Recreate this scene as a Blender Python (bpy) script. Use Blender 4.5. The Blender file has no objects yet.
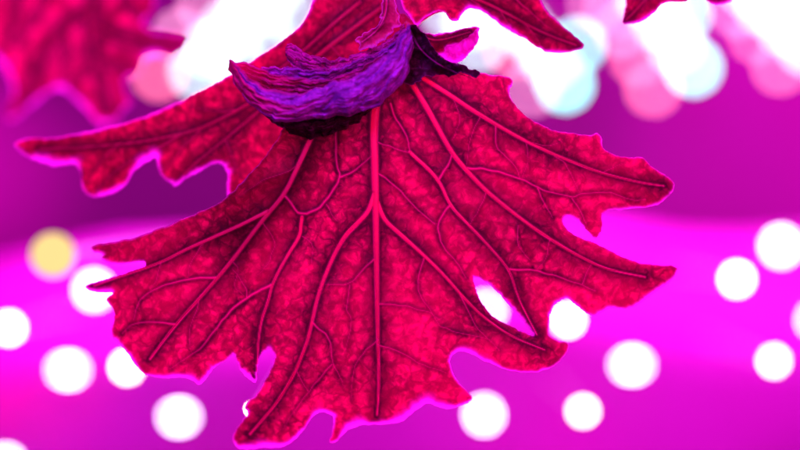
import bpy, math, random
import numpy as np
from mathutils import Vector

random.seed(4)
rng = np.random.default_rng(11)
scene = bpy.context.scene
COL = scene.collection
FOCUS = 0.35                      # metres from the lens to the leaf
S = 0.126 / 800.0                 # metres per photo pixel in the plane of the leaf


def world_xyz(px, py, off):
    """photo-plane coordinates at depth FOCUS+off -> metres (off may be an array)"""
    d = (FOCUS + off)
    k = d / FOCUS * S
    return (px - 400.0) * k, d, (225.0 - py) * k


def at(px, py, Y):
    k = Y / FOCUS * S
    return Vector(((px - 400.0) * k, Y, (225.0 - py) * k))


# ------------------------------------------------------------------ noise
class Noise2:
    def __init__(self, seed, n=256):
        self.g = np.random.default_rng(seed).random((n, n))
        self.n = n

    def __call__(self, x, y):
        x = np.asarray(x, float); y = np.asarray(y, float)
        xi = np.floor(x).astype(int); yi = np.floor(y).astype(int)
        fx = x - xi; fy = y - yi
        fx = fx * fx * (3 - 2 * fx); fy = fy * fy * (3 - 2 * fy)
        n = self.n
        a = self.g[yi % n, xi % n]; b = self.g[yi % n, (xi + 1) % n]
        c = self.g[(yi + 1) % n, xi % n]; d = self.g[(yi + 1) % n, (xi + 1) % n]
        return (a * (1 - fx) + b * fx) * (1 - fy) + (c * (1 - fx) + d * fx) * fy - 0.5


N1, N2, N3, N4 = Noise2(1), Noise2(2), Noise2(3), Noise2(4)


def fbm(x, y, nz, o=3):
    t = 0; a = 1.0
    for _ in range(o):
        t = t + a * nz(x, y); x = x * 2.03 + 17.3; y = y * 2.03 + 5.1; a *= 0.5
    return t


# ------------------------------------------------------------------ 2-D curves
def chaikin(p, it=1, closed=True, r=0.22):
    p = np.asarray(p, float)
    for _ in range(it):
        if closed:
            q = np.roll(p, -1, axis=0)
            p = np.stack([p * (1 - r) + q * r, p * r + q * (1 - r)], 1).reshape(-1, 2)
        else:
            a, b = p[:-1], p[1:]
            m = np.stack([a * (1 - r) + b * r, a * r + b * (1 - r)], 1).reshape(-1, 2)
            p = np.vstack([p[:1], m[1:-1], p[-1:]]) if len(p) > 2 else p
    return p


def resample(p, step):
    p = np.asarray(p, float)
    L = np.concatenate([[0], np.cumsum(np.hypot(*np.diff(p, axis=0).T))])
    n = max(2, int(L[-1] / step) + 1)
    t = np.linspace(0, L[-1], n)
    return np.stack([np.interp(t, L, p[:, 0]), np.interp(t, L, p[:, 1])], 1)


def inside(px, py, poly):
    r = np.zeros(px.shape, bool)
    x0, y0 = poly[:, 0], poly[:, 1]
    x1, y1 = np.roll(x0, -1), np.roll(y0, -1)
    for a, b, c, d in zip(x0, y0, x1, y1):
        if b == d:
            continue
        m = (b > py) != (d > py)
        r ^= m & (px < (c - a) * (py - b) / (d - b) + a)
    return r


def seg_dist(px, py, pts, best, near, reach, wid=None, widarr=None):
    """closest distance from points to a polyline, only within reach"""
    for i in range(len(pts) - 1):
        a, b = pts[i], pts[i + 1]
        m = ((px > min(a[0], b[0]) - reach) & (px < max(a[0], b[0]) + reach) &
             (py > min(a[1], b[1]) - reach) & (py < max(a[1], b[1]) + reach))
        idx = np.nonzero(m)[0]
        if not len(idx):
            continue
        d = b - a
        L2 = max(1e-9, d @ d)
        t = np.clip(((px[idx] - a[0]) * d[0] + (py[idx] - a[1]) * d[1]) / L2, 0, 1)
        qx = a[0] + t * d[0]; qy = a[1] + t * d[1]
        dd = np.hypot(px[idx] - qx, py[idx] - qy)
        up = dd < best[idx]
        k = idx[up]
        best[k] = dd[up]
        if near is not None:
            near[k, 0] = qx[up]; near[k, 1] = qy[up]
        if wid is not None:
            widarr[k] = (wid[i] * (1 - t) + wid[i + 1] * t)[up]


# ------------------------------------------------------------------ scene helpers
def set_tag(o, label=None, cat=None, group=None, kind=None):
    if label: o['label'] = label
    if cat: o['category'] = cat
    if group: o['group'] = group
    if kind: o['kind'] = kind
    return o


def empty(name, loc, label, cat, group=None):
    o = bpy.data.objects.new(name, None)
    COL.objects.link(o)
    o.location = loc
    o.empty_display_size = 0.01
    return set_tag(o, label, cat, group)


def link_mesh(name, V, F, mat, parent=None, smooth=True, attrs=None):
    me = bpy.data.meshes.new(name)
    V = np.asarray(V, float)
    if parent is not None:
        V = V - np.array(parent.location)
    me.from_pydata(V.tolist(), [], F.tolist() if hasattr(F, 'tolist') else F)
    if attrs:
        for k, a in attrs.items():
            at_ = me.attributes.new(k, 'FLOAT', 'POINT')
            at_.data.foreach_set('value', np.asarray(a, np.float32))
    if smooth:
        me.polygons.foreach_set('use_smooth', np.ones(len(me.polygons), bool))
    me.materials.append(mat)
    me.update()
    o = bpy.data.objects.new(name, me)
    COL.objects.link(o)
    if parent is not None:
        o.parent = parent
    return o


# ------------------------------------------------------------------ materials
def new_mat(name):
    m = bpy.data.materials.new(name)
    m.use_nodes = True
    nt = m.node_tree
    nt.nodes.clear()
    out = nt.nodes.new('ShaderNodeOutputMaterial')
    return m, nt, out


class G:
    """tiny node graph helper"""
    def __init__(s, nt): s.nt = nt
    def n(s, t, **kw):
        x = s.nt.nodes.new(t)
        for k, v in kw.items(): setattr(x, k, v)
        return x
    def l(s, a, b): s.nt.links.new(a, b)
    def put(s, sock, v):
        if hasattr(v, 'is_output'): s.l(v, sock)
        else: sock.default_value = v
    def math(s, op, a, b=0.0, clamp=False):
        x = s.n('ShaderNodeMath', operation=op, use_clamp=clamp)
        s.put(x.inputs[0], a); s.put(x.inputs[1], b)
        return x.outputs[0]
    def mix(s, f, a, b):
        x = s.n('ShaderNodeMix', data_type='RGBA')
        s.put(x.inputs[0], f)
        s.put(x.inputs[6], a if hasattr(a, 'is_output') else (*a, 1))
        s.put(x.inputs[7], b if hasattr(b, 'is_output') else (*b, 1))
        return x.outputs[2]
    def attr(s, name):
        return s.n('ShaderNodeAttribute', attribute_name=name).outputs['Fac']
    def ramp(s, v, lo, hi, a=0.0, b=1.0):
        x = s.n('ShaderNodeMapRange')
        x.interpolation_type = 'SMOOTHSTEP'
        s.put(x.inputs[0], v)
        for i, q in enumerate((lo, hi, a, b)): x.inputs[i + 1].default_value = q
        return x.outputs[0]


def leaf_material(name, bright, mid, dark, vein, margin, refl, trans=0.78, net=1.0, gloss=0.12, size=1.0, rvein_tip_glow=None):
    m, nt, out = new_mat(name)
    g = G(nt)
    tc = g.n('ShaderNodeTexCoord').outputs['Object']
    # warp
    nz = g.n('ShaderNodeTexNoise'); nz.inputs['Scale'].default_value = 520; nz.inputs['Detail'].default_value = 4
    g.l(tc, nz.inputs['Vector'])
    vm = g.n('ShaderNodeVectorMath', operation='SUBTRACT'); g.l(nz.outputs['Color'], vm.inputs[0]); vm.inputs[1].default_value = (.5, .5, .5)
    vs = g.n('ShaderNodeVectorMath', operation='SCALE'); g.l(vm.outputs[0], vs.inputs[0]); vs.inputs['Scale'].default_value = 0.0026
    va = g.n('ShaderNodeVectorMath', operation='ADD'); g.l(tc, va.inputs[0]); g.l(vs.outputs[0], va.inputs[1])
    fl = g.n('ShaderNodeVectorMath', operation='MULTIPLY'); g.l(va.outputs[0], fl.inputs[0]); fl.inputs[1].default_value = (1, .15, 1)
    P = fl.outputs[0]

    def voro(scale):
        v = g.n('ShaderNodeTexVoronoi', feature='DISTANCE_TO_EDGE'); v.inputs['Scale'].default_value = scale / size
        g.l(P, v.inputs['Vector']); return v.outputs['Distance']

    def noise(scale, det, rough=.5):
        v = g.n('ShaderNodeTexNoise'); v.inputs['Scale'].default_value = scale / size; v.inputs['Detail'].default_value = det
        v.inputs['Roughness'].default_value = rough
        g.l(P, v.inputs['Vector']); return v.outputs['Fac']
    v1, v2 = voro(470), voro(1250)
    blot = noise(760, 3, .55)
    big = noise(120, 2)
    fine = noise(4200, 2, .6)
    reg = g.ramp(noise(70, 2), .35, .62, .35, 1.0)                # the mesh shows more in some places
    e1 = g.math('MULTIPLY', g.ramp(v1, 0.0, 0.22, .9, 0), reg)     # third-order veins
    e2 = g.math('MULTIPLY', g.ramp(v2, 0.0, 0.30, 1, 0), reg)     # the finest mesh
    t = g.math('MULTIPLY', g.ramp(blot, .36, .62), .80)
    t = g.math('ADD', t, g.math('MULTIPLY', g.ramp(v2, .0, .6), .28))
    t = g.math('ADD', t, g.math('MULTIPLY', g.math('SUBTRACT', big, .5), 1.0))
    t = g.math('ADD', t, g.math('MULTIPLY', g.math('SUBTRACT', fine, .5), .35))
    t = g.math('SUBTRACT', t, g.math('MULTIPLY', e1, .34 * net), clamp=True)
    c = g.mix(t, mid, bright)
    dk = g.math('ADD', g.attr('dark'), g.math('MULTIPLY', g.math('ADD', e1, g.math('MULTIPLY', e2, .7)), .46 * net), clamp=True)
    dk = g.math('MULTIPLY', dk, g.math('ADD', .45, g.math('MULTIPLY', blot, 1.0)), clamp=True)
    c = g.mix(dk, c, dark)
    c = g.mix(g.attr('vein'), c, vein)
    ed = g.attr('edge')
    c = g.mix(ed, c, margin)
    rv = g.mix(t, tuple(x * .55 for x in refl), tuple(min(1, x * 1.3) for x in refl))
    rc = g.mix(g.attr('vein'), g.mix(dk, rv, tuple(x * .15 for x in refl)), rvein_tip_glow or vein)
    rc = g.mix(ed, rc, margin)
    # bump
    h = g.math('ADD', g.math('MULTIPLY', e1, .5), g.math('ADD', g.math('MULTIPLY', e2, .25), g.math('MULTIPLY', fine, .35)))
    bp = g.n('ShaderNodeBump'); bp.inputs['Strength'].default_value = .12; bp.inputs['Distance'].default_value = .00022
    g.l(h, bp.inputs['Height'])
    df = g.n('ShaderNodeBsdfDiffuse'); g.l(rc, df.inputs['Color']); g.l(bp.outputs[0], df.inputs['Normal'])
    tr = g.n('ShaderNodeBsdfTranslucent'); g.l(c, tr.inputs['Color']); g.l(bp.outputs[0], tr.inputs['Normal'])
    mx = g.n('ShaderNodeMixShader'); g.l(g.math('ADD', trans, g.math('MULTIPLY', ed, .95 - trans)), mx.inputs[0])
    g.l(df.outputs[0], mx.inputs[1]); g.l(tr.outputs[0], mx.inputs[2])
    gl = g.n('ShaderNodeBsdfGlossy'); gl.inputs['Roughness'].default_value = .42; g.l(bp.outputs[0], gl.inputs['Normal'])
    fr = g.n('ShaderNodeFresnel'); fr.inputs['IOR'].default_value = 1.38; g.l(bp.outputs[0], fr.inputs['Normal'])
    m2 = g.n('ShaderNodeMixShader'); g.l(g.math('MULTIPLY', fr.outputs[0], gloss * 4), m2.inputs[0])
    g.l(mx.outputs[0], m2.inputs[1]); g.l(gl.outputs[0], m2.inputs[2])
    g.l(m2.outputs[0], out.inputs[0])
    return m


def flesh(name, col, trans=.5, rough=.35, var=.25, tcol=None):
    m, nt, out = new_mat(name)
    g = G(nt)
    tc = g.n('ShaderNodeTexCoord').outputs['Object']
    nz = g.n('ShaderNodeTexNoise'); nz.inputs['Scale'].default_value = 900; nz.inputs['Detail'].default_value = 3
    g.l(tc, nz.inputs['Vector'])
    c = g.mix(nz.outputs['Fac'], tuple(x * (1 - var) for x in col), tuple(min(1, x * (1 + var)) for x in col))
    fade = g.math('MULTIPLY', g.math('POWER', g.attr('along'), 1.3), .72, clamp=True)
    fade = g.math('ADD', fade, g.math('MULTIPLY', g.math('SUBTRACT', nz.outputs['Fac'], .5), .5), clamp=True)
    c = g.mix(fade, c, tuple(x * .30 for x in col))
    bp = g.n('ShaderNodeBump'); bp.inputs['Strength'].default_value = .3; bp.inputs['Distance'].default_value = .0002
    g.l(nz.outputs['Fac'], bp.inputs['Height'])
    pr = g.n('ShaderNodeBsdfPrincipled'); g.l(c, pr.inputs['Base Color']); pr.inputs['Roughness'].default_value = rough
    g.l(bp.outputs[0], pr.inputs['Normal'])
    tr = g.n('ShaderNodeBsdfTranslucent')
    if tcol: g.l(g.mix(fade, tcol, tuple(x * .38 for x in tcol)), tr.inputs['Color'])
    else: g.l(c, tr.inputs['Color'])
    mx = g.n('ShaderNodeMixShader'); mx.inputs[0].default_value = trans
    g.l(pr.outputs[0], mx.inputs[1]); g.l(tr.outputs[0], mx.inputs[2])
    g.l(mx.outputs[0], out.inputs[0])
    return m


def lamp_mat(name, col, k):
    m, nt, out = new_mat(name)
    e = nt.nodes.new('ShaderNodeEmission')
    e.inputs[0].default_value = (*col, 1); e.inputs[1].default_value = k
    nt.links.new(e.outputs[0], out.inputs[0])
    return m


def plain(name, col, rough=.5, metal=0.0, nscale=60, var=.12):
    m, nt, out = new_mat(name)
    g = G(nt)
    tc = g.n('ShaderNodeTexCoord').outputs['Object']
    nz = g.n('ShaderNodeTexNoise'); nz.inputs['Scale'].default_value = nscale; nz.inputs['Detail'].default_value = 4
    g.l(tc, nz.inputs['Vector'])
    c = g.mix(nz.outputs['Fac'], tuple(x * (1 - var) for x in col), tuple(min(1, x * (1 + var)) for x in col))
    pr = g.n('ShaderNodeBsdfPrincipled'); g.l(c, pr.inputs['Base Color'])
    pr.inputs['Roughness'].default_value = rough; pr.inputs['Metallic'].default_value = metal
    g.l(pr.outputs[0], out.inputs[0])
    return m


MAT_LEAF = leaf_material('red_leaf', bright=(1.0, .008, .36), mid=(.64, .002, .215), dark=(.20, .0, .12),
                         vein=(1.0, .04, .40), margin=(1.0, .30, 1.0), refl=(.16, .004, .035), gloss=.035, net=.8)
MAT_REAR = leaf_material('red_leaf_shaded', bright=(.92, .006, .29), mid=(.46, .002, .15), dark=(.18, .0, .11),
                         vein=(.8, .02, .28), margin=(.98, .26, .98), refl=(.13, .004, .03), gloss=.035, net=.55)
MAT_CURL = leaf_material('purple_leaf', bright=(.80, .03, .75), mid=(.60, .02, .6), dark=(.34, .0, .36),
                         vein=(.95, .02, .42), margin=(.80, .10, .75), refl=(.50, .07, .95), trans=.30, net=.35, gloss=.06, rvein_tip_glow=(1.0, .015, .24))
MAT_CURL_IN = leaf_material('curl_inner_shade', bright=(.80, .01, .42), mid=(.55, .01, .34), dark=(.3, .0, .2),  # shade of the inner folds put into a redder colour
                         vein=(.85, .03, .40), margin=(.75, .08, .65), refl=(.62, .03, .48), trans=.30, net=.35, gloss=.05, rvein_tip_glow=(1.0, .015, .24))
MAT_DARK = leaf_material('leaf_shade', bright=(.30, .0, .16), mid=(.2, .0, .12), dark=(.1, .0, .06),  # shade in the stem axil and under the curl, as a dark colour
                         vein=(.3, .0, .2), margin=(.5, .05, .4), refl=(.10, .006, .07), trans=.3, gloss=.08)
MAT_PALE = leaf_material('pale_leaf', bright=(1.0, .10, .90), mid=(.95, .06, .80), dark=(.6, .0, .4),
                         vein=(1.0, .1, .8), margin=(1.0, .30, 1.0), refl=(.98, .06, .72), gloss=.12)
MAT_SPROUT = leaf_material('sprout_pink', bright=(1.0, .10, .90), mid=(.95, .06, .80), dark=(.5, .0, .3),
                           vein=(1.0, .1, .6), margin=(1.0, .30, 1.0), refl=(1.0, .04, .22), trans=.25, net=.3, gloss=.1)
MAT_FAR = leaf_material('red_leaf_far', bright=(1.0, .01, .40), mid=(.50, .003, .18), dark=(.22, .0, .16),
                        vein=(.8, .02, .3), margin=(1.0, .30, 1.0), refl=(.30, .008, .10), size=3.6, gloss=.03, net=.45)
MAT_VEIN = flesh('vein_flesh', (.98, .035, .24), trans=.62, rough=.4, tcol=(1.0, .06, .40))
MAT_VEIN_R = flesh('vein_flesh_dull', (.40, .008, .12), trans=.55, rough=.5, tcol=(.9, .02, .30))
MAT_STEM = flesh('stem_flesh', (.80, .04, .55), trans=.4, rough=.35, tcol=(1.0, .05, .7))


# ------------------------------------------------------------------ leaf builder
def tube_on(pts2, w0, w1, depth, parent, name, mat, flat=.42, lift=.15):
    """tapered rib lying on the blade; pts2 in photo px, widths in px"""
    p = resample(chaikin(pts2, 3, closed=False), 2.0)
    n = len(p)
    t = np.linspace(0, 1, n)
    w = (w0 * (1 - t) + w1 * t * .6) * .5 * np.clip((1 - t) * 5 + .12, 0, 1) ** .5
    lift = lift - .55 * np.clip(t * 4 - 3, 0, 1)
    w = w * (1 + .10 * fbm(t * n * .08 + p[0, 0], t * 0 + 3.3, N2, 2))
    p = p + np.stack([N1(t * n * .09 + p[0, 1], t * 0), N1(t * n * .09 + 9.1, t * 0 + p[0, 0])], 1) * 1.1
    d = np.gradient(p, axis=0)
    d /= np.maximum(1e-9, np.hypot(d[:, 0], d[:, 1]))[:, None]
    nx, ny = -d[:, 1], d[:, 0]
    K = 9
    V = []
    for k in range(K):
        a = math.radians(-20) + math.radians(220) * k / (K - 1)
        px = p[:, 0] + nx * w * math.cos(a)
        py = p[:, 1] + ny * w * math.cos(a)
        off = depth(p[:, 0], p[:, 1]) - (lift * w + flat * w * math.sin(a)) * S
        V.append(np.stack(world_xyz(px, py, off), 1))
    V = np.stack(V, 1).reshape(-1, 3)
    F = []
    for i in range(n - 1):
        for k in range(K - 1):
            a, b = i * K + k, i * K + k + 1
            F.append((a, b, b + K, a + K))
    F.append(tuple(range(K))); F.append(tuple(range((n - 1) * K, n * K))[::-1])
    return link_mesh(name, V, F, mat, parent, attrs=dict(along=np.repeat(t, K)))


def build_leaf(name, label, cat, outline, depth, mat, veins=(), holes=(), step=1.0, rough=.8, margin=1.0,
               group=None, base=None, relief=1.0, vein_mat=None, thick=.00022, vein_gain=1.0, smooth=1, anchor=None, hang=0.0):
    """veins: (points, start width, end width, part name or None)"""
    loops = [chaikin(outline, smooth)] + [chaikin(h, smooth) for h in holes]
    loops = [resample(np.vstack([l, l[:1]]), 1.5)[:-1] for l in loops]
    for k, l in enumerate(loops):
        l += np.stack([fbm(l[:, 0] * .2, l[:, 1] * .2, N1, 3), fbm(l[:, 0] * .2 + 40, l[:, 1] * .2, N2, 3)], 1) * rough * 1.7
    O = loops[0]
    x0, y0 = O.min(0) - 3; x1, y1 = O.max(0) + 3
    gx = np.arange(x0, x1, step); gy = np.arange(y0, y1, step)
    X, Y = np.meshgrid(gx, gy)
    shp = X.shape
    X = X.ravel(); Y = Y.ravel()
    ins = inside(X, Y, O)
    for h in loops[1:]:
        ins &= ~inside(X, Y, h)
    R = 14.0
    best = np.full(X.shape, R); near = np.zeros((len(X), 2))
    for l in loops:
        seg_dist(X, Y, np.vstack([l, l[:1]]), best, near, R)
    # cells with three or more inside corners, outside corners pulled on to the outline
    I = ins.reshape(shp)
    idx = np.arange(len(X)).reshape(shp)
    cnt = I[:-1, :-1].astype(int) + I[1:, :-1] + I[:-1, 1:] + I[1:, 1:]
    ok = cnt >= 2
    q = np.stack([idx[:-1, :-1][ok], idx[1:, :-1][ok], idx[1:, 1:][ok], idx[:-1, 1:][ok]], 1)
    used = np.unique(q)
    mv = used[~ins[used]]
    mv = mv[best[mv] < R - .1]
    X[mv], Y[mv] = near[mv, 0], near[mv, 1]
    sd = best.copy(); sd[~ins] = 0
    remap = np.full(len(X), -1); remap[used] = np.arange(len(used))
    q = remap[q]
    px, py, sd = X[used], Y[used], sd[used]
    nearu = near[used]
    # distances to the veins
    dv = np.full(px.shape, 30.0); wv = np.full(px.shape, 1.0)
    dbig = np.full(px.shape, 30.0); wbig = np.full(px.shape, 1.0)
    for (p, w0, w1, part) in veins:
        pp = resample(chaikin(p, 3 if part else 1, closed=False), 3.0)
        if not part:
            pp = pp + np.stack([N1(pp[:, 0] * .11, pp[:, 1] * .11), N3(pp[:, 0] * .11, pp[:, 1] * .11)], 1) * 2.0
            w0, w1 = w0 * .9 * vein_gain, w1 * .7 * vein_gain
        ww = np.linspace(w0, w1, len(pp))
        if part is None:
            seg_dist(px, py, pp, dv, None, 14, ww, wv)
        else:
            seg_dist(px, py, pp, dbig, None, 26, ww, wbig)
    vein = np.maximum(np.exp(-(dv / (wv * .45)) ** 2) * np.clip(wv / 2.1, .25, .95), np.exp(-(dbig / (wbig * .5)) ** 4))
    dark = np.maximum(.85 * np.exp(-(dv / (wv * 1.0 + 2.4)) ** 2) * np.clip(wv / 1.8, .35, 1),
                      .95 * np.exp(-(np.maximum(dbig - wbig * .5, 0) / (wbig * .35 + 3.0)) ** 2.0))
    dark = np.maximum(dark, .55 * np.exp(-(dbig / (wbig * 1.6 + 7)) ** 2))  # vein borders: thicker tissue, and the relief's shadow put into the colour
    dall = np.minimum(dv + 2.5, dbig)
    # rim light painted pale on the slightly rolled margin, widest where it hangs down
    dirn = np.where(sd > .01, (nearu[:, 1] - py) / np.maximum(sd, .01), 0)
    ew = 1.5 * margin * (1 + hang * np.clip((py - 330) / 70, 0, 1)) * (.42 + 1.15 * np.clip(dirn, 0, 1)) * np.clip(.9 + 1.3 * fbm(px * .045, py * .045, N3, 3), .4, 1.8)
    edge = np.exp(-(sd / np.maximum(.3, ew)) ** 2.2)
    rec = relief * (1.7 * (1 - np.exp(-(np.minimum(dv, dbig) / 7.0) ** 2)) - .5 * np.exp(-(dv / 1.6) ** 2) * np.clip(wv, 0, 2)
                    + 1.2 * fbm(px * .04, py * .04, N2, 2) + .2 * fbm(px * .2, py * .2, N3, 2))
    rec = rec - margin * 1.1 * np.exp(-(sd / 2.5) ** 2)
    off = depth(px, py) + rec * S
    A = np.stack(world_xyz(px, py, off), 1)
    B = np.stack(world_xyz(px, py, off + thick), 1)
    n = len(px)
    # boundary edges
    e = np.concatenate([q[:, [0, 1]], q[:, [1, 2]], q[:, [2, 3]], q[:, [3, 0]]])
    key = np.sort(e, 1)
    kk = key[:, 0].astype(np.int64) * (n + 1) + key[:, 1]
    u, first, c = np.unique(kk, return_index=True, return_counts=True)
    be = e[first[c == 1]]
    F = np.vstack([q, q[:, ::-1] + n, np.stack([be[:, 1], be[:, 0], be[:, 0] + n, be[:, 1] + n], 1)])
    V = np.vstack([A, B])
    attrs = dict(vein=np.tile(vein, 2), dark=np.tile(dark, 2), edge=np.tile(edge, 2))
    if anchor is None:
        anchor = O[np.argmin(O[:, 1])]
    loc = world_xyz(anchor[0], anchor[1], float(depth(np.array([anchor[0]]), np.array([anchor[1]]))[0]))
    root = empty(name, loc, label, cat, group)
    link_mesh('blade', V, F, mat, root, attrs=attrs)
    for (p, w0, w1, part) in veins:
        if part:
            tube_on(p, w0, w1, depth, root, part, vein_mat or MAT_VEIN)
    return root


# ================================================================== THE BIG RED LEAF
def depth_main(x, y):
    o = np.zeros_like(x, dtype=float)
    o += .010 * np.clip((300 - x) / 220, 0, 1.2) ** 2
    o += .005 * np.clip((x - 470) / 200, 0, 1.2) ** 2
    o += .011 * np.clip((y - 345) / 100, 0, 1.3) ** 1.5
    o += .0010 * fbm(x * .012, y * .012, N1, 2)
    # each lobe is keeled along its own midvein
    o += .0007 * np.sin(np.arctan2(x - 392, np.maximum(y - 60, 1)) * 11.0 + .4) * np.clip((y - 90) / 150, 0, 1)
    return o


main_outline = [
    (372, 62), (398, 70), (418, 73), (440, 70), (462, 67), (476, 72), (490, 75), (502, 75), (511, 78), (513, 84), (509, 91), (512, 100),
    (519, 110), (529, 118), (541, 125), (556, 131), (575, 133.5), (592, 135), (597, 132), (602, 136), (602, 147), (608, 152), (618, 156),
    (632, 158), (640, 156), (646, 159), (650, 166), (662, 173), (670, 178), (676, 187), (667, 199), (655, 206), (640, 208), (625, 209),
    (606, 211), (601, 215), (602, 226), (601, 234), (595, 240), (588, 232), (580, 222), (572, 216), (565, 217), (562, 222), (568, 230),
    (582, 238), (602, 246), (620, 256), (635, 262), (655, 264.5), (672, 265.5), (679, 268), (673, 279), (667, 284), (652, 294), (640, 304),
    (630, 308.5), (617, 308), (609, 308), (602, 313), (595, 317), (587, 314), (577, 306), (570, 299.5), (565, 297.5), (557, 303), (551, 310),
    (549, 322), (548, 334), (556, 340), (566, 341), (570, 347), (562, 360), (549, 369), (533, 373), (517, 372), (500, 368), (482, 360),
    (467, 352), (459, 350), (452, 355), (449.5, 365), (455, 378), (465, 390), (474, 399), (467, 404), (450, 409), (440, 408), (427, 402),
    (415, 411), (400, 423), (382, 424), (362, 425), (350, 428), (342, 435), (336, 443), (329, 443), (333, 430), (334, 418), (330, 414),
    (322, 411), (315, 415), (307, 424), (300, 435), (292, 443), (280, 448), (262, 447), (247, 450), (236, 448), (232, 439), (235, 430),
    (243, 420), (249, 413), (245, 407), (248, 402), (256, 394), (264, 383), (272, 368), (276, 355), (270, 347.5), (262, 352), (258, 362),
    (257, 384), (250, 380), (243, 374), (237, 364), (234, 352), (229, 358), (220, 364), (212, 370), (206, 379), (199, 386.5), (192, 380),
    (185, 377), (165, 378), (147, 376), (137, 367), (127, 353), (120, 344), (111, 338), (112, 325), (116, 312), (110, 305), (104, 299),
    (115, 292), (100, 293), (87, 289), (84, 286), (95, 282), (117, 276), (132, 271), (145, 267), (146, 261), (137, 262), (122, 264),
    (107, 263), (100, 258), (105, 254), (92, 251), (91, 247), (97, 244.5), (112, 243), (135, 238), (157, 230), (175, 222), (200, 212),
    (222, 201), (240, 184), (262, 160), (280, 135), (292, 105), (320, 80), (350, 66)]
main_hole = [(472, 276), (480, 278), (489, 284), (499, 294), (511, 307), (523, 321), (537, 338), (521, 331), (507, 324), (495, 317.5),
             (485, 308), (477, 294)]
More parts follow.
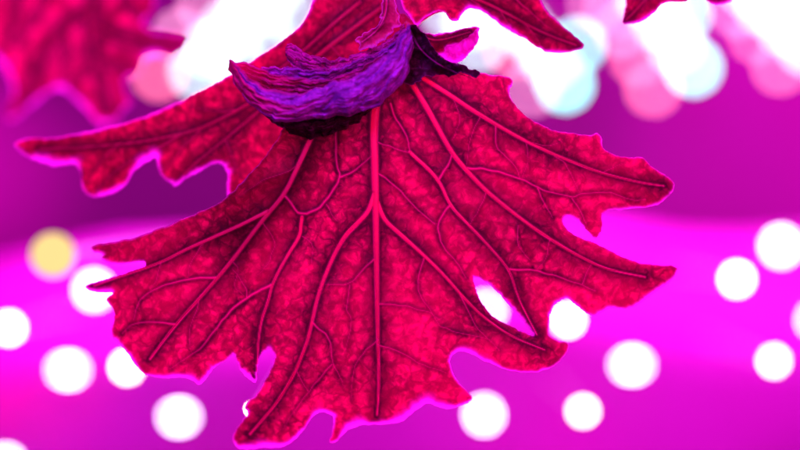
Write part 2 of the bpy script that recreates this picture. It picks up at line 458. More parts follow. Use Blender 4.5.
V_ = [
    ([(384, 72), (377, 96), (374, 125), (375, 170), (376, 224), (377, 300), (378, 345), (379, 385), (377, 415)], 8.2, 1.6, 'midrib'),
    ([(404, 72), (415, 88), (430, 113), (451, 152), (465, 169), (487, 192), (525, 222), (550, 239), (575, 254), (605, 269), (645, 277)], 5.2, 1.6, 'side_vein'),
    ([(410, 70), (426, 80), (450, 95), (472, 110), (495, 124), (525, 141), (555, 155), (600, 173), (642, 183), (664, 186)], 4.4, 1.4, 'side_vein'),
    ([(352, 78), (328, 108), (309, 142), (300, 162), (285, 194), (260, 223), (232, 261), (200, 298), (177, 323), (150, 359)], 5.3, 1.8, 'side_vein'),
    ([(375, 192), (369, 211), (357, 224), (345, 236), (335, 253), (325, 276), (317, 299), (312, 323), (307, 343), (295, 373), (277, 403), (250, 434)], 4.1, 1.8, 'side_vein'),
    ([(377, 202), (384, 220), (400, 234), (425, 256), (445, 276), (465, 299), (482, 316), (510, 336), (545, 350)], 4.0, 1.2, 'side_vein'),
    ([(268, 211), (245, 223), (205, 241), (187, 249), (160, 263), (125, 275), (94, 286)], 3.4, 1.3, 'side_vein'),
    ([(302, 217), (301, 224), (300, 236), (287, 256), (272, 284), (269, 299), (261, 321), (258, 345), (257, 376)], 3.2, 1.4, 'side_vein'),
    ([(410, 152), (439, 179), (450, 206), (467, 223), (487, 244), (510, 270), (517, 296), (537, 335)], 3.4, 1.2, 'side_vein'),
    # second order
    ([(285, 196), (302, 217), (325, 204), (341, 177), (336, 168), (335, 138), (338, 118)], 2.6, 2.0, None),
    ([(341, 177), (352, 172), (372, 156)], 2.2, 1.6, None),
    ([(326, 205), (331, 214), (338, 222)], 1.4, 1.0, None),
    ([(271, 285), (247, 297), (225, 316), (210, 337), (198, 351), (170, 369)], 2.8, 1.4, None),
    ([(247, 297), (245, 284), (232, 269)], 1.6, 1.0, None),
    ([(216, 278), (197, 278), (166, 284), (142, 296), (133, 319)], 2.4, 1.6, None),
    ([(176, 324), (155, 322), (132, 323), (122, 334)], 2.2, 1.4, None),
    ([(390, 104), (394, 117), (401, 126), (409, 140), (410, 152)], 2.2, 2.0, None),
    ([(378, 142), (400, 151), (410, 152)], 1.6, 1.8, None),
    ([(439, 179), (447, 169), (452, 156)], 2.4, 2.4, None),
    ([(450, 206), (437, 223), (441, 246), (457, 261), (466, 279)], 2.2, 1.4, None),
    ([(378, 174), (390, 181), (400, 191), (408, 198), (420, 212), (435, 224)], 1.9, 1.8, None),
    ([(466, 168), (487, 169), (520, 178), (537, 188), (572, 198), (582, 193), (605, 191), (632, 200), (646, 199)], 2.4, 1.3, None),
    ([(537, 188), (545, 203), (553, 218)], 1.8, 1.4, None),
    ([(572, 198), (580, 210), (586, 224)], 1.6, 1.4, None),
    ([(496, 126), (496, 149), (510, 159), (519, 170), (520, 178)], 1.7, 1.4, None),
    ([(510, 270), (534, 270), (555, 276), (582, 284), (596, 291)], 2.2, 1.5, None),
    ([(582, 284), (588, 272), (592, 264)], 1.5, 1.4, None),
    ([(518, 226), (517, 244), (530, 260)], 1.4, 1.0, None),
    ([(376, 258), (366, 266), (350, 285), (325, 284)], 1.8, 1.2, None),
    ([(350, 285), (346, 305), (352, 325), (345, 350)], 1.4, 1.0, None),
    ([(312, 322), (330, 338), (332, 362), (342, 382)], 2.0, 1.4, None),
    ([(332, 364), (307, 392), (285, 426)], 1.7, 1.2, None),
    ([(297, 372), (308, 392)], 1.4, 1.3, None),
    ([(424, 258), (417, 278), (419, 294), (432, 314), (440, 327)], 1.7, 1.1, None),
    ([(378, 304), (400, 305), (427, 311), (440, 320)], 1.7, 1.2, None),
    ([(378, 345), (400, 352), (424, 366), (445, 372)], 1.7, 1.1, None),
    ([(378, 340), (362, 352), (352, 372), (352, 400)], 1.5, 1.0, None),
    ([(460, 294), (478, 330), (500, 350)], 1.6, 1.1, None),
    ([(440, 327), (462, 334), (490, 340)], 1.4, 1.0, None),
    ([(262, 222), (276, 240), (270, 262), (258, 275)], 1.3, 1.0, None),
    ([(302, 236), (314, 246), (311, 262)], 1.3, 1.0, None),
    ([(300, 163), (286, 172), (262, 180), (240, 196)], 1.4, 1.0, None),
    ([(205, 241), (190, 262), (188, 278)], 1.3, 1.0, None),
    ([(160, 264), (158, 276), (150, 290)], 1.3, 1.0, None),
    ([(232, 261), (240, 270), (233, 288), (245, 296)], 1.2, 1.0, None),
    ([(487, 192), (480, 210), (470, 224)], 1.4, 1.0, None),
    ([(555, 156), (566, 165), (580, 192)], 1.3, 1.0, None),
    ([(451, 95), (462, 118), (452, 140)], 1.2, 1.0, None),
    ([(480, 116), (470, 138), (466, 166)], 1.3, 1.0, None),
    ([(525, 141), (530, 160), (522, 178)], 1.2, 1.0, None),
    ([(525, 141), (545, 146), (562, 142)], 1.3, .9, None),
    ([(600, 173), (612, 168), (622, 163)], 1.3, .9, None),
    ([(200, 300), (188, 332), (190, 350)], 1.3, 1.0, None),
    ([(550, 240), (546, 258), (536, 270)], 1.3, 1.0, None),
]
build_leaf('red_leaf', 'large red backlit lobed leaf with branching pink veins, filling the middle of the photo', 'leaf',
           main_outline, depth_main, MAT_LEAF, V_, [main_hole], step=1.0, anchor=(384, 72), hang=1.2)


# ================================================================== the leaf behind it on the left
def depth_rear(x, y):
    o = .012 + .013 * np.clip((330 - x) / 320, 0, 1.1)
    return o + .0016 * fbm(x * .014, y * .014, N2, 2)


rear_outline = [
    (316, -14), (309, 10), (300, 25), (275, 45), (250, 61), (227, 76), (200, 90), (178, 102), (160, 110), (140, 118), (120, 124), (100, 129),
    (75, 134), (50, 138), (25, 138), (13, 142), (17, 152), (35, 162), (57, 167), (76, 164), (81, 174), (81, 187), (87, 196), (97, 198),
    (117, 193), (127, 184), (135, 171), (148, 161), (156, 157), (158, 168), (162, 177), (171, 184), (175, 188), (187, 177), (200, 172),
    (215, 163), (224, 165), (227.5, 175), (227, 192), (228, 206), (250, 206), (290, 170), (330, 120), (385, 80), (398, 40), (392, -14)]
VR = [
    ([(385, 5), (340, 38), (300, 70), (250, 104), (200, 130), (150, 141), (95, 147), (40, 149)], 3.6, 1.4, 'side_vein'),
    ([(360, 2), (335, 22), (305, 50), (268, 78)], 2.8, 1.2, 'side_vein'),
    ([(300, 72), (260, 110), (225, 140), (195, 163), (178, 182)], 2.6, 1.2, 'side_vein'),
    ([(180, 136), (150, 152), (118, 168), (98, 190)], 1.9, 1.2, None),
    ([(240, 110), (215, 112), (190, 108)], 1.8, 1.0, None),
    ([(225, 141), (232, 160), (240, 176)], 1.6, 1.0, None),
    ([(200, 130), (180, 150), (165, 168)], 1.6, 1.0, None),
    ([(120, 144), (100, 160), (88, 182)], 1.4, 1.0, None),
    ([(330, 46), (345, 60), (360, 62)], 1.5, 1.0, None)]
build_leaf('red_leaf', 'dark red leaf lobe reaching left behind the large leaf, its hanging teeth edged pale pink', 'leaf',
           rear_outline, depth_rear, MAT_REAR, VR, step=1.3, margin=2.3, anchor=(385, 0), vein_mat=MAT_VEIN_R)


# ================================================================== leaf at the top right
def depth_tr(x, y):
    return .005 + .006 * np.clip((x - 440) / 150, 0, 1) + .0012 * fbm(x * .02, y * .02, N1, 2)


tr_outline = [(396, -16), (402, 6), (410, 18), (417, 28), (424, 18), (437, 11), (446, 12), (450, 20), (458, 22), (463, 13), (468, 9), (476, 8),
              (485, 13), (495, 21), (507, 29), (525, 39), (540, 49), (552, 54), (572, 52), (586, 46.5), (576, 37), (562, 25), (547, 12), (540, 0), (536, -16)]
VT = [([(440, -12), (480, 0), (510, 15), (540, 32), (576, 45)], 3.0, 1.2, 'side_vein'),
      ([(505, -10), (530, 12), (556, 33)], 2.2, 1.0, None),
      ([(500, 10), (505, 20), (512, 30)], 1.5, 1.0, None), ([(525, 24), (535, 36), (540, 46)], 1.5, 1.0, None),
      ([(470, -2), (480, 6), (486, 12)], 1.5, 1.0, None)]
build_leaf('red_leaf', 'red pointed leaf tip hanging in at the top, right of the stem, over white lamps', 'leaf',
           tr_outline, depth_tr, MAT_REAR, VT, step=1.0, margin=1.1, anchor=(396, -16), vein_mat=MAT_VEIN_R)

flat_d = lambda v, k=.004: (lambda x, y: v + .0012 * fbm(x * .03, y * .03, N2, 2) + k * np.clip((x - 640) / 200, -1, 1))
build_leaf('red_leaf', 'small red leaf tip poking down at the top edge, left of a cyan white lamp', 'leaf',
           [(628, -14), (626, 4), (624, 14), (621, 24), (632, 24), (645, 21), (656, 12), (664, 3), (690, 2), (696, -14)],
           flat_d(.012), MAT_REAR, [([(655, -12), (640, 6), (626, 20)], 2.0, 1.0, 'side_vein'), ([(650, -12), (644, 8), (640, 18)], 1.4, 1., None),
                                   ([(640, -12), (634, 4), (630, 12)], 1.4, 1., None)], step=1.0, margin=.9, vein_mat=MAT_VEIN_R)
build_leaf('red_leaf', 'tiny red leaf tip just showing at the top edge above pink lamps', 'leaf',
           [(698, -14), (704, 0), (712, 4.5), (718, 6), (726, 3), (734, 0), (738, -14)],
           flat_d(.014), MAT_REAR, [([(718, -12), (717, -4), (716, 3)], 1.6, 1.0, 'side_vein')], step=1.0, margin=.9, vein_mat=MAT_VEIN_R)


# ================================================================== blurred leaf top left
def depth_tl(x, y):
    return .086 + .012 * np.clip((60 - x) / 80, -1, 1) + .003 * fbm(x * .02, y * .02, N3, 2)


tl_outline = [(-30, -20), (158, -20), (155, 8), (148, 17), (143, 23), (149, 30), (170, 33), (192, 37), (187, 51), (173, 59), (151, 56), (143, 62),
              (142, 72), (123, 79), (126, 92), (132, 105), (124, 110), (117, 121), (105, 126), (95, 121), (88, 112), (80, 104), (71, 97), (62, 88),
              (48, 92), (35, 104), (18, 118), (7, 121), (7, 108), (14, 95), (12, 82), (4, 66), (-30, 40)]
VL = [([(95, -20), (88, 20), (95, 60), (106, 112)], 4.5, 2.0, 'side_vein'),
      ([(90, 10), (60, 30), (40, 60), (28, 100)], 3.5, 2.0, 'side_vein'),
      ([(90, 25), (120, 40), (150, 46), (180, 45)], 3.2, 2.0, 'side_vein'),
      ([(20, -20), (14, 20), (8, 55)], 3, 2, None), ([(50, -20), (40, 10), (20, 45)], 3, 2, None), ([(92, 60), (110, 66), (136, 68)], 3, 2, None),
      ([(95, 66), (75, 80), (70, 92)], 3, 2, None), ([(120, -18), (126, 6), (140, 18)], 3, 2, None), ([(60, 34), (68, 60), (62, 82)], 3, 2, None)]
build_leaf('red_leaf', 'out of focus crimson leaf in the upper left corner with a violet pink frilled edge', 'leaf',
           tl_outline, depth_tl, MAT_FAR, VL, step=1.6, margin=1.7, relief=2.5, anchor=(95, -20), vein_mat=MAT_VEIN_R)


# ================================================================== curled young leaf (layered folds)
def fold(name, top, bot, mat, parent, d_top, d_bot, bulge, nu=190, nv=56, crinkle=1.0, seed=0.0, thick=.00025, edge_top=.8, edge_bot=.3, tip=0.0):
    """a sheet stretched between an upper and a lower line, bulging to the front"""
    a = resample(chaikin(top, 2, closed=False), .5); b = resample(chaikin(bot, 2, closed=False), .5)
    def even(p):
        i = np.linspace(0, len(p) - 1, nu); j = np.arange(len(p))
        return np.stack([np.interp(i, j, p[:, 0]), np.interp(i, j, p[:, 1])], 1)
    a, b = even(a), even(b)
    u = np.linspace(0, 1, nu)[None, :]; v = np.linspace(0, 1, nv)[:, None]
    a = a + np.stack([fbm(u[0] * 34 + seed, u[0] * 0, N1, 3), fbm(u[0] * 26, u[0] * 0 + seed + 5, N2, 3)], 1) * 3.2
    b = b + np.stack([fbm(u[0] * 22 + seed + 9, u[0] * 0, N3, 3), fbm(u[0] * 22, u[0] * 0 + seed + 2, N1, 3)], 1) * 3.4
    X = a[None, :, 0] * (1 - v) + b[None, :, 0] * v
    Y = a[None, :, 1] * (1 - v) + b[None, :, 1] * v
    D = d_top * (1 - v) + d_bot * v - bulge * np.sin(np.pi * np.clip(v, 0, 1)) ** .8 * (.35 + .65 * np.sin(np.pi * np.clip(u * .9 + .05, 0, 1)))
    # long ribs that follow the leaf plus wrinkles
    rib = np.abs(fbm(u * 3.2 + v * 1.4 + seed, v * 3.2 + seed + u * 1.0, N4, 2))
    D = D - crinkle * .0009 * np.minimum(rib, .35) - crinkle * .0008 * np.minimum(np.abs(fbm(u * 8 + v * 2.5 + seed, v * 3 - u * 3, N1, 2)) * 2, .6) - crinkle * .0003 * np.abs(fbm(u * 19 - v * 3 + seed, v * 7 + u * 5, N3, 2)) - crinkle * .0002 * fbm(u * 80, v * 36 + seed, N2, 2)
    px, py, off = X.ravel(), Y.ravel(), D.ravel()
    A = np.stack(world_xyz(px, py, off), 1); B = np.stack(world_xyz(px, py, off + thick), 1)
    idx = np.arange(nu * nv).reshape(nv, nu)
    q = np.stack([idx[:-1, :-1].ravel(), idx[1:, :-1].ravel(), idx[1:, 1:].ravel(), idx[:-1, 1:].ravel()], 1)
    n = nu * nv
    loop = np.concatenate([idx[0, :-1], idx[:-1, -1], idx[-1, :0:-1], idx[:0:-1, 0]])
    nx = np.roll(loop, -1)
    F = np.vstack([q, q[:, ::-1] + n, np.stack([loop, nx, nx + n, loop + n], 1)])
    vein = np.clip(1 - rib * 22, 0, 1) * .22
    vein = np.maximum(vein, tip * np.clip(1 - u / (.30 + .5 * fbm(u * 0 + seed, v * 4, N1, 2)), 0, 1) ** .6)  # hot pink at the tip paints in its backlight
    dark = np.clip(.22 * (1 - rib * 5) + 1.1 * fbm(u * 11, v * 6 + seed, N3, 4), 0, 1)  # creases darkened as painted shade, plus random mottle
    ln = np.hypot(*(a - b).T)[None, :]
    edge = np.maximum(edge_top * np.exp(-(v * ln / 1.3) ** 2), edge_bot * np.exp(-((1 - v) * ln / 1.3) ** 2))
    bc = lambda z: np.tile(np.broadcast_to(z, (nv, nu)).ravel(), 2)
    return link_mesh(name, np.vstack([A, B]), F, mat, parent, attrs=dict(vein=bc(vein), dark=bc(dark), edge=bc(edge)))


cur = empty('curled_leaf', world_xyz(408, 40, -.004), 'curled purple and violet young leaf rolled across the top of the large red leaf', 'leaf')
fold('inner_fold', [(284, 46), (290, 41), (298, 48), (312, 56), (332, 60), (352, 56), (368, 48), (388, 40), (404, 24)],
     [(286, 56), (292, 68), (304, 76), (320, 80), (340, 78), (360, 70), (378, 64), (395, 58), (410, 44)],
     MAT_CURL_IN, cur, -.0006, .0018, .0006, seed=3.0, tip=0)
fold('middle_fold', [(262, 66), (276, 68), (292, 66), (308, 70), (324, 71), (340, 66), (354, 62), (374, 54), (392, 44), (408, 30)],
     [(262, 80), (280, 88), (300, 90), (322, 88), (342, 82), (360, 76), (378, 70), (398, 62), (411, 48)],
     MAT_CURL, cur, -.0030, .0006, .0008, seed=7.0, tip=0)
fold('middle_fold', [(230, 60.5), (246, 61.5), (258, 66), (272, 74), (292, 78), (312, 80), (334, 79), (352, 72), (372, 61), (392, 51), (409, 36)],
     [(230, 70), (242, 80), (258, 88), (278, 95), (304, 98), (330, 96), (356, 88), (378, 78), (398, 68), (411, 52)],
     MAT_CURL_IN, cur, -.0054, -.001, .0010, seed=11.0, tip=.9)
fold('outer_fold', [(229, 60), (238, 67), (250, 78), (266, 88), (288, 93), (306, 92), (318, 88), (330, 82), (340, 80), (356, 76), (374, 64), (392, 47), (408, 24)],
     [(229, 62), (231, 76), (238, 91), (250, 105), (266, 117), (284, 123), (306, 121), (330, 118), (352, 116), (376, 107), (396, 92), (408, 76), (413, 48)],
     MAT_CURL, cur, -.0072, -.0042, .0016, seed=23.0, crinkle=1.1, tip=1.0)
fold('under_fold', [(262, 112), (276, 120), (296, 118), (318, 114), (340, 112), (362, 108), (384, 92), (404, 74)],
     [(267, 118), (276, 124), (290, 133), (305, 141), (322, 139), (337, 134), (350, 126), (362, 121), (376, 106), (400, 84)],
     MAT_DARK, cur, -.003, .001, .0010, seed=31.0, edge_top=0)  # the lower lip's shade is put into its dark colour

# frilly teeth and stem at the top
def tube3(name, pts, rad, mat, parent=None, K=14, wob=.15):
    """tube through (px, py, off) points, radii in px"""
    p = np.array(pts, float)
    t = np.linspace(0, len(p) - 1, len(p) * 9); j = np.arange(len(p))
    def ease(c):
        i = np.clip(np.floor(t).astype(int), 0, len(p) - 2); f = t - i
        c0 = c[np.clip(i - 1, 0, len(c) - 1)]; c1 = c[i]; c2 = c[i + 1]; c3 = c[np.clip(i + 2, 0, len(c) - 1)]
        return .5 * (2 * c1 + (c2 - c0) * f + (2 * c0 - 5 * c1 + 4 * c2 - c3) * f * f + (3 * c1 - c0 - 3 * c2 + c3) * f ** 3)
    P = np.stack([ease(p[:, 0]), ease(p[:, 1]), ease(p[:, 2])], 1)
    r = ease(np.array(rad, float))
    W = np.stack(world_xyz(P[:, 0], P[:, 1], P[:, 2]), 1)
    T = np.gradient(W, axis=0); T /= np.linalg.norm(T, axis=1)[:, None]
    up = np.array([0, 1.0, 0.05]); A = np.cross(T, up); A /= np.linalg.norm(A, axis=1)[:, None]; B = np.cross(T, A)
    V = []
    for k in range(K):
        a = 2 * math.pi * k / K
        rr = (r * S * (1 + wob * fbm(t * 1.3 + k * .0, np.full_like(t, 2.0 * math.cos(a) + 9), N1, 2)))[:, None]
        V.append(W + rr * (math.cos(a) * A + math.sin(a) * B))
    V = np.stack(V, 1).reshape(-1, 3)
    n = len(t); F = []
    for i in range(n - 1):
        for k in range(K):
            x, y = i * K + k, i * K + (k + 1) % K
            F.append((x, y, y + K, x + K))
    F.append(tuple(range(K))[::-1]); F.append(tuple(range((n - 1) * K, n * K)))
    return link_mesh(name, V, F, mat, parent)


stem = empty('plant_stem', world_xyz(392, -20, .006), 'pinkish red plant stem coming down from the top edge, carrying the leaves', 'stem')
tube3('stalk', [(384, -24, .006), (387, -4, .006), (391, 14, .005), (398, 30, .006), (406, 48, .007), (408, 70, .006), (400, 82, .004)],
      [8, 8, 8, 9, 10, 9, 6], MAT_VEIN_R, stem)
tube3('petiole', [(406, 48, .006), (396, 62, .004), (385, 78, .002), (377, 98, .0005)], [7, 5.5, 4.6, 3.6], MAT_VEIN, stem)
tube3('petiole', [(402, 18, .008), (412, 24, .012), (424, 18, .013), (438, 11, .013), (462, 10, .013)], [5, 4, 2.5, 2, 1.4], MAT_VEIN_R, stem)

build_leaf('sprout_leaf', 'small bright pink frilled leaflet clinging to the stem above the curled leaf', 'leaflet',
           [(381, -12), (381, 8), (379, 24), (372, 30), (364, 34), (356, 38), (355, 41), (360, 45), (357, 50), (366, 49), (378, 44), (388, 36),
            (397, 29), (402, 20), (396, 8), (393, -12)],
           lambda x, y: -.002 + .0015 * fbm(x * .06, y * .06, N1, 2), MAT_SPROUT,
           [([(387, -10), (386, 14), (378, 30), (362, 42)], 1.8, .8, 'side_vein'), ([(384, 22), (374, 32), (364, 36)], 1.2, .8, None)],
           step=.7, margin=1.0, rough=2.2, relief=1.5)
build_leaf('leaf_shade', 'crumpled dark purple sheet standing for the shade right of the stem, on the red leaf', 'shade sheet',  # dark sheet standing in for the shade of the stem axil
           [(404, 26), (414, 24), (424, 32), (431, 42), (438, 53), (448, 61), (458, 64), (468, 67), (478, 72), (482, 76), (474, 77),
            (464, 74), (452, 76), (438, 74), (425, 77), (412, 84), (402, 86), (398, 70), (402, 52)],
           lambda x, y: -.003 + .003 * fbm(x * .05, y * .05, N2, 3), MAT_DARK,
           [([(410, 30), (420, 50), (440, 66), (474, 80)], 1.6, .8, 'side_vein')], step=.8, margin=.3, rough=2.4, relief=2.2, vein_mat=MAT_DARK)
build_leaf('pink_leaflet', 'short pink leaflet with a red upper half beside the white lamp, right of the stem', 'leaflet',
           [(418, 32), (428, 34), (445, 33), (460, 29), (474, 26), (481, 27), (477, 34), (480, 38), (476, 46), (470, 54), (460, 63), (448, 62), (440, 54), (428, 48)],
           lambda x, y: .004 + .002 * fbm(x * .05, y * .05, N1, 2), MAT_PALE,
           [([(420, 38), (445, 42), (474, 34)], 1.6, .8, 'side_vein')], step=.8, margin=1.0, rough=1.0)
build_leaf('red_leaflet', 'narrow dark red leaflet lying over the pink leaflet right of the stem', 'leaflet',
           [(416, 28), (430, 36), (448, 34), (466, 28), (480, 27), (470, 37), (456, 44), (445, 46), (446, 53), (436, 54), (426, 48)],
           lambda x, y: .001 + .001 * fbm(x * .05, y * .05, N3, 2), MAT_REAR,
           [([(418, 34), (436, 42), (470, 32)], 1.4, .8, 'side_vein')], step=.8, margin=.4, rough=1.0, vein_mat=MAT_VEIN_R)

# ================================================================== lamps
def sphere(c, r, nu=28, nv=18, sy=1.0):
    V = []; F = []
    for j in range(nv + 1):
        th = math.pi * j / nv
        for i in range(nu):
            ph = 2 * math.pi * i / nu
            V.append((c[0] + r * math.sin(th) * math.cos(ph), c[1] + sy * r * math.cos(th), c[2] + r * math.sin(th) * math.sin(ph)))
    for j in range(nv):
        for i in range(nu):
            a, b = j * nu + i, j * nu + (i + 1) % nu
            F.append((a, a + nu, b + nu, b))
    return V, F


def lathe_y(c, prof, nu=24):
    V = []; F = []
    for (y, r) in prof:
        for i in range(nu):
            ph = 2 * math.pi * i / nu
            V.append((c[0] + r * math.cos(ph), c[1] + y, c[2] + r * math.sin(ph)))
    for j in range(len(prof) - 1):
        for i in range(nu):
            a, b = j * nu + i, j * nu + (i + 1) % nu
            F.append((a, b, b + nu, a + nu))
    return V, F


E_WHITE = lamp_mat('lamp_white', (.78, .80, 1.0), 26.0)
E_WARM = lamp_mat('lamp_warm', (1.0, .76, .46), 36.0)
E_YELLOW = lamp_mat('lamp_yellow', (1.0, .70, .27), 1.15)
E_COOL = lamp_mat('lamp_cyan', (.22, 1.0, .95), 16)
E_BAR = lamp_mat('lamp_bar_white', (.62, .95, 1.0), 9.5)
E_PINK = lamp_mat('lamp_pink', (1.0, .17, .30), 13)
E_PALE = lamp_mat('lamp_pale_pink', (1.0, .34, .66), 9)
MAT_SOCKET = plain('lamp_socket', (.75, .72, .75), .4)
MAT_BAR = plain('bar_aluminium', (.8, .78, .8), .35, .3)
YP, YW, YL = .78, 1.34, .752
KL = YL / FOCUS * S


def globe_lamp(px, py, r, mat, label, YL=YL, wide=1.0):
    if mat is E_WARM and YL > .7:
        YL = .63                                  # the warm ones hang a little nearer
    c = at(px, py, YL)
    R = r * YL / FOCUS * S
    t = empty('globe_lamp', c, label, 'lamp', 'small round grow lamps behind the leaf')
    V, F = sphere(c, R, sy=.8)
    V = [(c[0] + (v[0] - c[0]) * wide, v[1], c[2] + (v[2] - c[2]) / wide) for v in V]
    link_mesh('bulb', V, F, mat, t)
    V, F = lathe_y(c, [(R * .55, R * .55), (R * .85, R * .5), (R * .9, R * .62), (R * 1.3, R * .62), (R * 1.35, R * .25), (YP - YL - .002, R * .22), (YP - YL - .002, 0)])
    link_mesh('socket', V, F, MAT_SOCKET, t)
    return t


W = 5.4
for a in [
    (53, 255, 22, E_YELLOW, 'soft yellow lamp at far left, above and beside a bluish white one', .43),
    (94, 290, W + 0.60, E_WHITE, 'white lamp partly covered by the thin left teeth of the large leaf'),
    (9, 328, W - 0.40, E_WARM, 'white lamp cut by the left edge of the photo, below the yellow lamp'),
    (68, 370, W + 0.40, E_WHITE, 'oval white lamp in the lower left, just left of the leaf edge lamp', YL, 1.35),
    (127, 367, W - 0.40, E_WARM, 'warm white lamp half hidden by the rounded lower left leaf edge'),
    (179, 417, W, E_WHITE, 'white lamp below the lower left lobe with a violet halo', YL, 1.35),
    (6, 464, W, E_WHITE, 'white lamp mostly cut off at the bottom left corner'),
    (484, 415, W, E_WHITE, 'white lamp touching the small tooth at the bottom right of the leaf'),
    (486, 311, W - 0.40, E_WHITE, 'white lamp seen through the slit in the large leaf'),
    (568, 320, W - 0.40, E_WARM, 'white lamp in the notch under the right lobe of the large leaf'),
    (583, 411, W - 1.5, E_WARM, 'warm white lamp at the bottom right of centre, below the leaf lobe tip'),
    (632, 365, W + 0.60, E_WHITE, 'white lamp alone in the lower right, below the pointed lobe', YL, 1.35),
    (737, 279, W + 0.40, E_WARM, 'white lamp at right, lower left neighbour of the largest one'),
    (781, 246, W + 1.20, E_WHITE, 'largest white round lamp at the right edge, mid height'),
    (816, 320, W - 0.80, E_WHITE, 'white lamp sliver cut by the right edge of the photo'),
    (774, 361, W - 1.2, E_WARM, 'warm white lamp in the lower right corner area with pinkish rim'),
    (252, 409, 4, E_WARM, 'tiny white lamp glint peeping beside the lower left leaf tooth', .41),
]:
    globe_lamp(*a)


def light_bar(label, leds, axis):
    """a grow-light bar that runs back and up; leds: (px, py, r, depth, material)"""
    c0 = at(axis[0][0], axis[0][1], 1.14)
    t = empty('grow_light_bar', c0, label, 'light bar', 'out of focus grow light bars along the top')
    a = at(axis[0][0], axis[0][1], 1.17); b = at(axis[1][0], axis[1][1], 1.25)
    d = (b - a); n = Vector((0, 1, 0)).cross(d).normalized(); w = .008; h = .006
    up = d.normalized().cross(n)
    V = []; bev = .0015
    prof = [(-w, -h + bev), (-w + bev, -h), (w - bev, -h), (w, -h + bev), (w, h - bev), (w - bev, h), (-w + bev, h), (-w, h - bev)]
    for q in (a, b):
        for (x, y) in prof: V.append(q + n * x + up * y)
    F = [(i, (i + 1) % 8, (i + 1) % 8 + 8, i + 8) for i in range(8)] + [tuple(range(8))[::-1], tuple(range(8, 16))]
    link_mesh('housing', [tuple(v) for v in V], F, MAT_BAR, t, smooth=False)
    for (px, py, r, Y, m) in leds:
        c = at(px, py, Y); R = r * .34 * Y / FOCUS * S
        V, F = sphere(c, R, sy=.22)
        link_mesh('led', V, F, m, t)


light_bar('white grow light bar left of the curled leaf with a salmon pink diode beside it',
          [(197, 71, 25, 1.06, E_BAR), (212, 50, 26, 1.075, E_BAR), (230, 28, 26, 1.09, E_BAR), (250, 8, 27, 1.105, E_BAR), (272, -12, 27, 1.12, E_BAR),
           (232, 52, 24, 1.135, E_BAR), (262, 28, 24, 1.15, E_BAR), (285, 10, 24, 1.165, E_BAR),
           (159, 73, 22, 1.07, E_PINK), (181, 36, 22, 1.085, E_PALE), (205, 6, 20, 1.095, E_PALE)], [(215, 55), (300, -40)])
light_bar('white grow light bar over the large leaf\'s right shoulder, ending in a cyan disc',
          [(565, 84, 25.5, 1.06, E_COOL), (552, 62, 23, 1.075, E_BAR), (538, 44, 22, 1.09, E_BAR), (522, 26, 22, 1.1, E_BAR), (578, 45, 20, 1.11, E_COOL),
           (478, 44, 24, 1.08, E_BAR), (470, 20, 24, 1.095, E_BAR), (450, 12, 22, 1.11, E_BAR), (532, 88, 20, 1.12, E_PALE), (514, 50, 20, 1.13, E_PINK), (596, 4, 18, 1.14, E_PALE)],
          [(550, 60), (470, -40)])
light_bar('white grow light bar ending in the lone round cyan disc, upper right',
          [(693, 67, 26.5, 1.06, E_COOL), (676, 44, 26, 1.075, E_BAR), (660, 20, 25, 1.09, E_BAR), (645, -4, 25, 1.105, E_BAR), (684, 14, 19, 1.12, E_COOL), (676, 0, 19, 1.135, E_COOL),
           (653, 88, 23, 1.07, E_PINK), (638, 58, 21, 1.085, E_PINK), (622, 30, 20, 1.1, E_PALE), (612, 10, 20, 1.12, E_PALE)], [(672, 40), (640, -40)])
light_bar('white grow light bar in the upper right corner running off the edge',
          [(806, 46, 26, 1.06, E_BAR), (786, 26, 26, 1.075, E_BAR), (766, 6, 26, 1.09, E_BAR), (748, -14, 26, 1.105, E_BAR), (800, 4, 24, 1.12, E_COOL),
           (780, 66, 23, 1.07, E_PINK), (757, 36, 21, 1.085, E_PINK), (738, 10, 21, 1.1, E_PALE)], [(795, 30), (740, -40)])

# ================================================================== the setting
MAT_WALL = plain('magenta_lit_wall', (.50, .006, .44), .7, nscale=14, var=.15)  # magenta of the room's light put into the wall colour
MAT_PANEL = plain('magenta_lit_panel', (.70, .010, .60), .6, nscale=16, var=.30)  # lower wall likewise carries the light's magenta in its colour


def slab(name, x0, x1, y, t, z0, z1, mat, nx=24, nz=16, wave=.0, roll=0.0):
    V = []; F = []
    for s in (0, 1):
        for j in range(nz + 1):
            for i in range(nx + 1):
                x = x0 + (x1 - x0) * i / nx; z = z0 + (z1 - z0) * j / nz
                if roll:
                    top = z1 - .003 + .055 * min(0.0, x + .02) * (x > -.3) + .006 * math.sin(x * 17 + 1.2) + .004 * math.sin(x * 43)
                    z = z0 + (top - z0) * (j / nz) ** .5
                    yy = y + .5 * max(0, z - (top - roll)) ** 2 / roll * 2.2
                else:
                    yy = y
                V.append((x, yy + s * t + wave * float(fbm(np.array([x * 9.]), np.array([z * 9.]), N1, 2)[0]), z))
    m = (nx + 1) * (nz + 1)
    for j in range(nz):
        for i in range(nx):
            a = j * (nx + 1) + i
            F.append((a, a + 1, a + nx + 2, a + nx + 1)); F.append((m + a, m + a + nx + 1, m + a + nx + 2, m + a + 1))
    for i in range(nx):
        a = i; F.append((a, m + a, m + a + 1, a + 1)); a = nz * (nx + 1) + i; F.append((a, a + 1, m + a + 1, m + a))
    for j in range(nz):
        a = j * (nx + 1); b = a + nx + 1; F.append((a, b, m + b, m + a)); a += nx; b += nx; F.append((a, m + a, m + b, b))
    o = link_mesh(name, V, F, mat)
    set_tag(o, kind='structure')
    return o


slab('back_wall', -1.2, 1.2, YW, .02, -1.0, 1.2, MAT_WALL, wave=.01)
zt = at(400, 226, YP).z
slab('lower_wall', -1.2, 1.2, YP, .03, -1.0, zt + .002, MAT_PANEL, nx=90, nz=160, roll=.05)

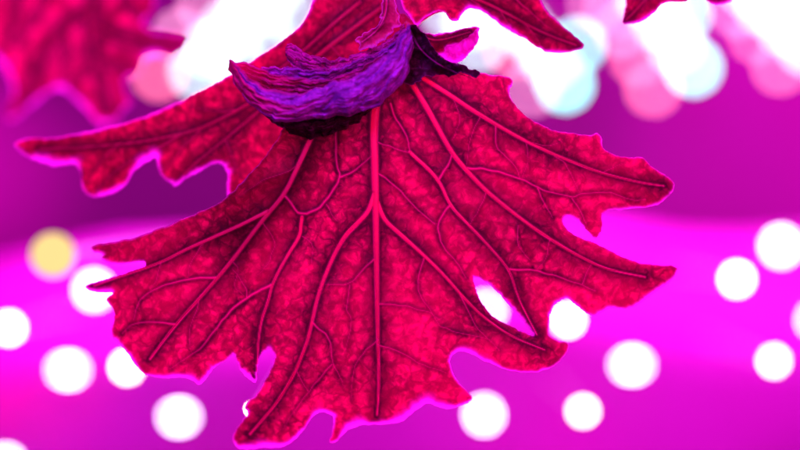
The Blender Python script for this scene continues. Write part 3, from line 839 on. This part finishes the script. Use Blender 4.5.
# ================================================================== unseen lights: grow panel and violet lamp, with added fill and washes
def area(loc, target, size, power, col, shape='DISK'):
    d = bpy.data.lights.new('offscreen_light', 'AREA'); d.shape = shape; d.size = size; d.energy = power; d.color = col
    o = bpy.data.objects.new('offscreen_light', d); COL.objects.link(o)
    o.location = loc
    o.rotation_euler = (Vector(target) - Vector(loc)).to_track_quat('-Z', 'Y').to_euler()
    return o


def spot(loc, target, ang, power, col, r=.02):
    d = bpy.data.lights.new('wash_spot', 'SPOT'); d.energy = power; d.color = col; d.spot_size = math.radians(ang); d.spot_blend = 1.0
    d.shadow_soft_size = r
    o = bpy.data.objects.new('wash_spot', d); COL.objects.link(o)
    o.location = loc
    o.rotation_euler = (Vector(target) - Vector(loc)).to_track_quat('-Z', 'Y').to_euler()
    return o


leafc = (0, FOCUS, 0)
area((0.0, .80, .34), leafc, .30, 8.4, (1, .06, .92))            # panel above and behind the plant
area((.22, .62, -.22), leafc, .22, 1.6, (1, .04, .85))           # added backlight, low behind
area((-.10, -.06, .28), (-.02, FOCUS, .03), .14, 2.2, (.38, .08, 1.0))   # blue violet lamp, front left
area((.16, -.06, .14), leafc, .18, 1.7, (1, .05, .50))           # added pink fill, front right
area((0, .56, -.34), (0, YP, -.06), .30, .34, (1, .03, .85))       # added wash for the lower wall
area((.45, .95, .30), (.20, YW, .12), .22, 3.2, (1, .02, .76))  # added wash for the right of the upper wall
spot((-.42, 1.0, .18), at(-30, 160, YW), 20, 5.0, (1, .02, .70))    # added wash at the left of the upper wall
spot((-.22, .58, -.2), at(10, 270, YP), 24, 4.2, (1, .02, .14))  # from here on, added spots that tint patches of the lower wall
spot((.10, .56, -.2), at(540, 400, YP), 18, .5, (1, .02, .45))
spot((.30, .56, -.12), at(690, 265, YP), 30, 1.6, (1, .02, .95))
spot((-.10, .56, -.24), at(60, 450, YP), 11, .5, (1, .02, .30))
spot((-.22, .58, -.2), at(60, 400, YP), 20, .3, (.5, .02, 1))

w = bpy.data.worlds.new('World'); scene.world = w
w.use_nodes = True
bg = w.node_tree.nodes['Background']
bg.inputs[0].default_value = (.85, .03, .85, 1); bg.inputs[1].default_value = .06

# ================================================================== camera
cam = bpy.data.cameras.new('camera'); co = bpy.data.objects.new('camera', cam); COL.objects.link(co)
co.location = (0, 0, 0); co.rotation_euler = (math.radians(90), 0, 0)
cam.sensor_width = 36; cam.lens = 100; cam.clip_start = .01; cam.clip_end = 50
cam.dof.use_dof = True; cam.dof.focus_distance = FOCUS; cam.dof.aperture_fstop = 7.4
scene.camera = co

scene.view_settings.view_transform = 'Standard'
scene.view_settings.look = 'None'
scene.view_settings.exposure = 0; scene.view_settings.gamma = 1
scene.cycles.use_denoising = True
scene.cycles.max_bounces = 10; scene.cycles.transmission_bounces = 8; scene.cycles.diffuse_bounces = 5
scene.cycles.sample_clamp_indirect = 6
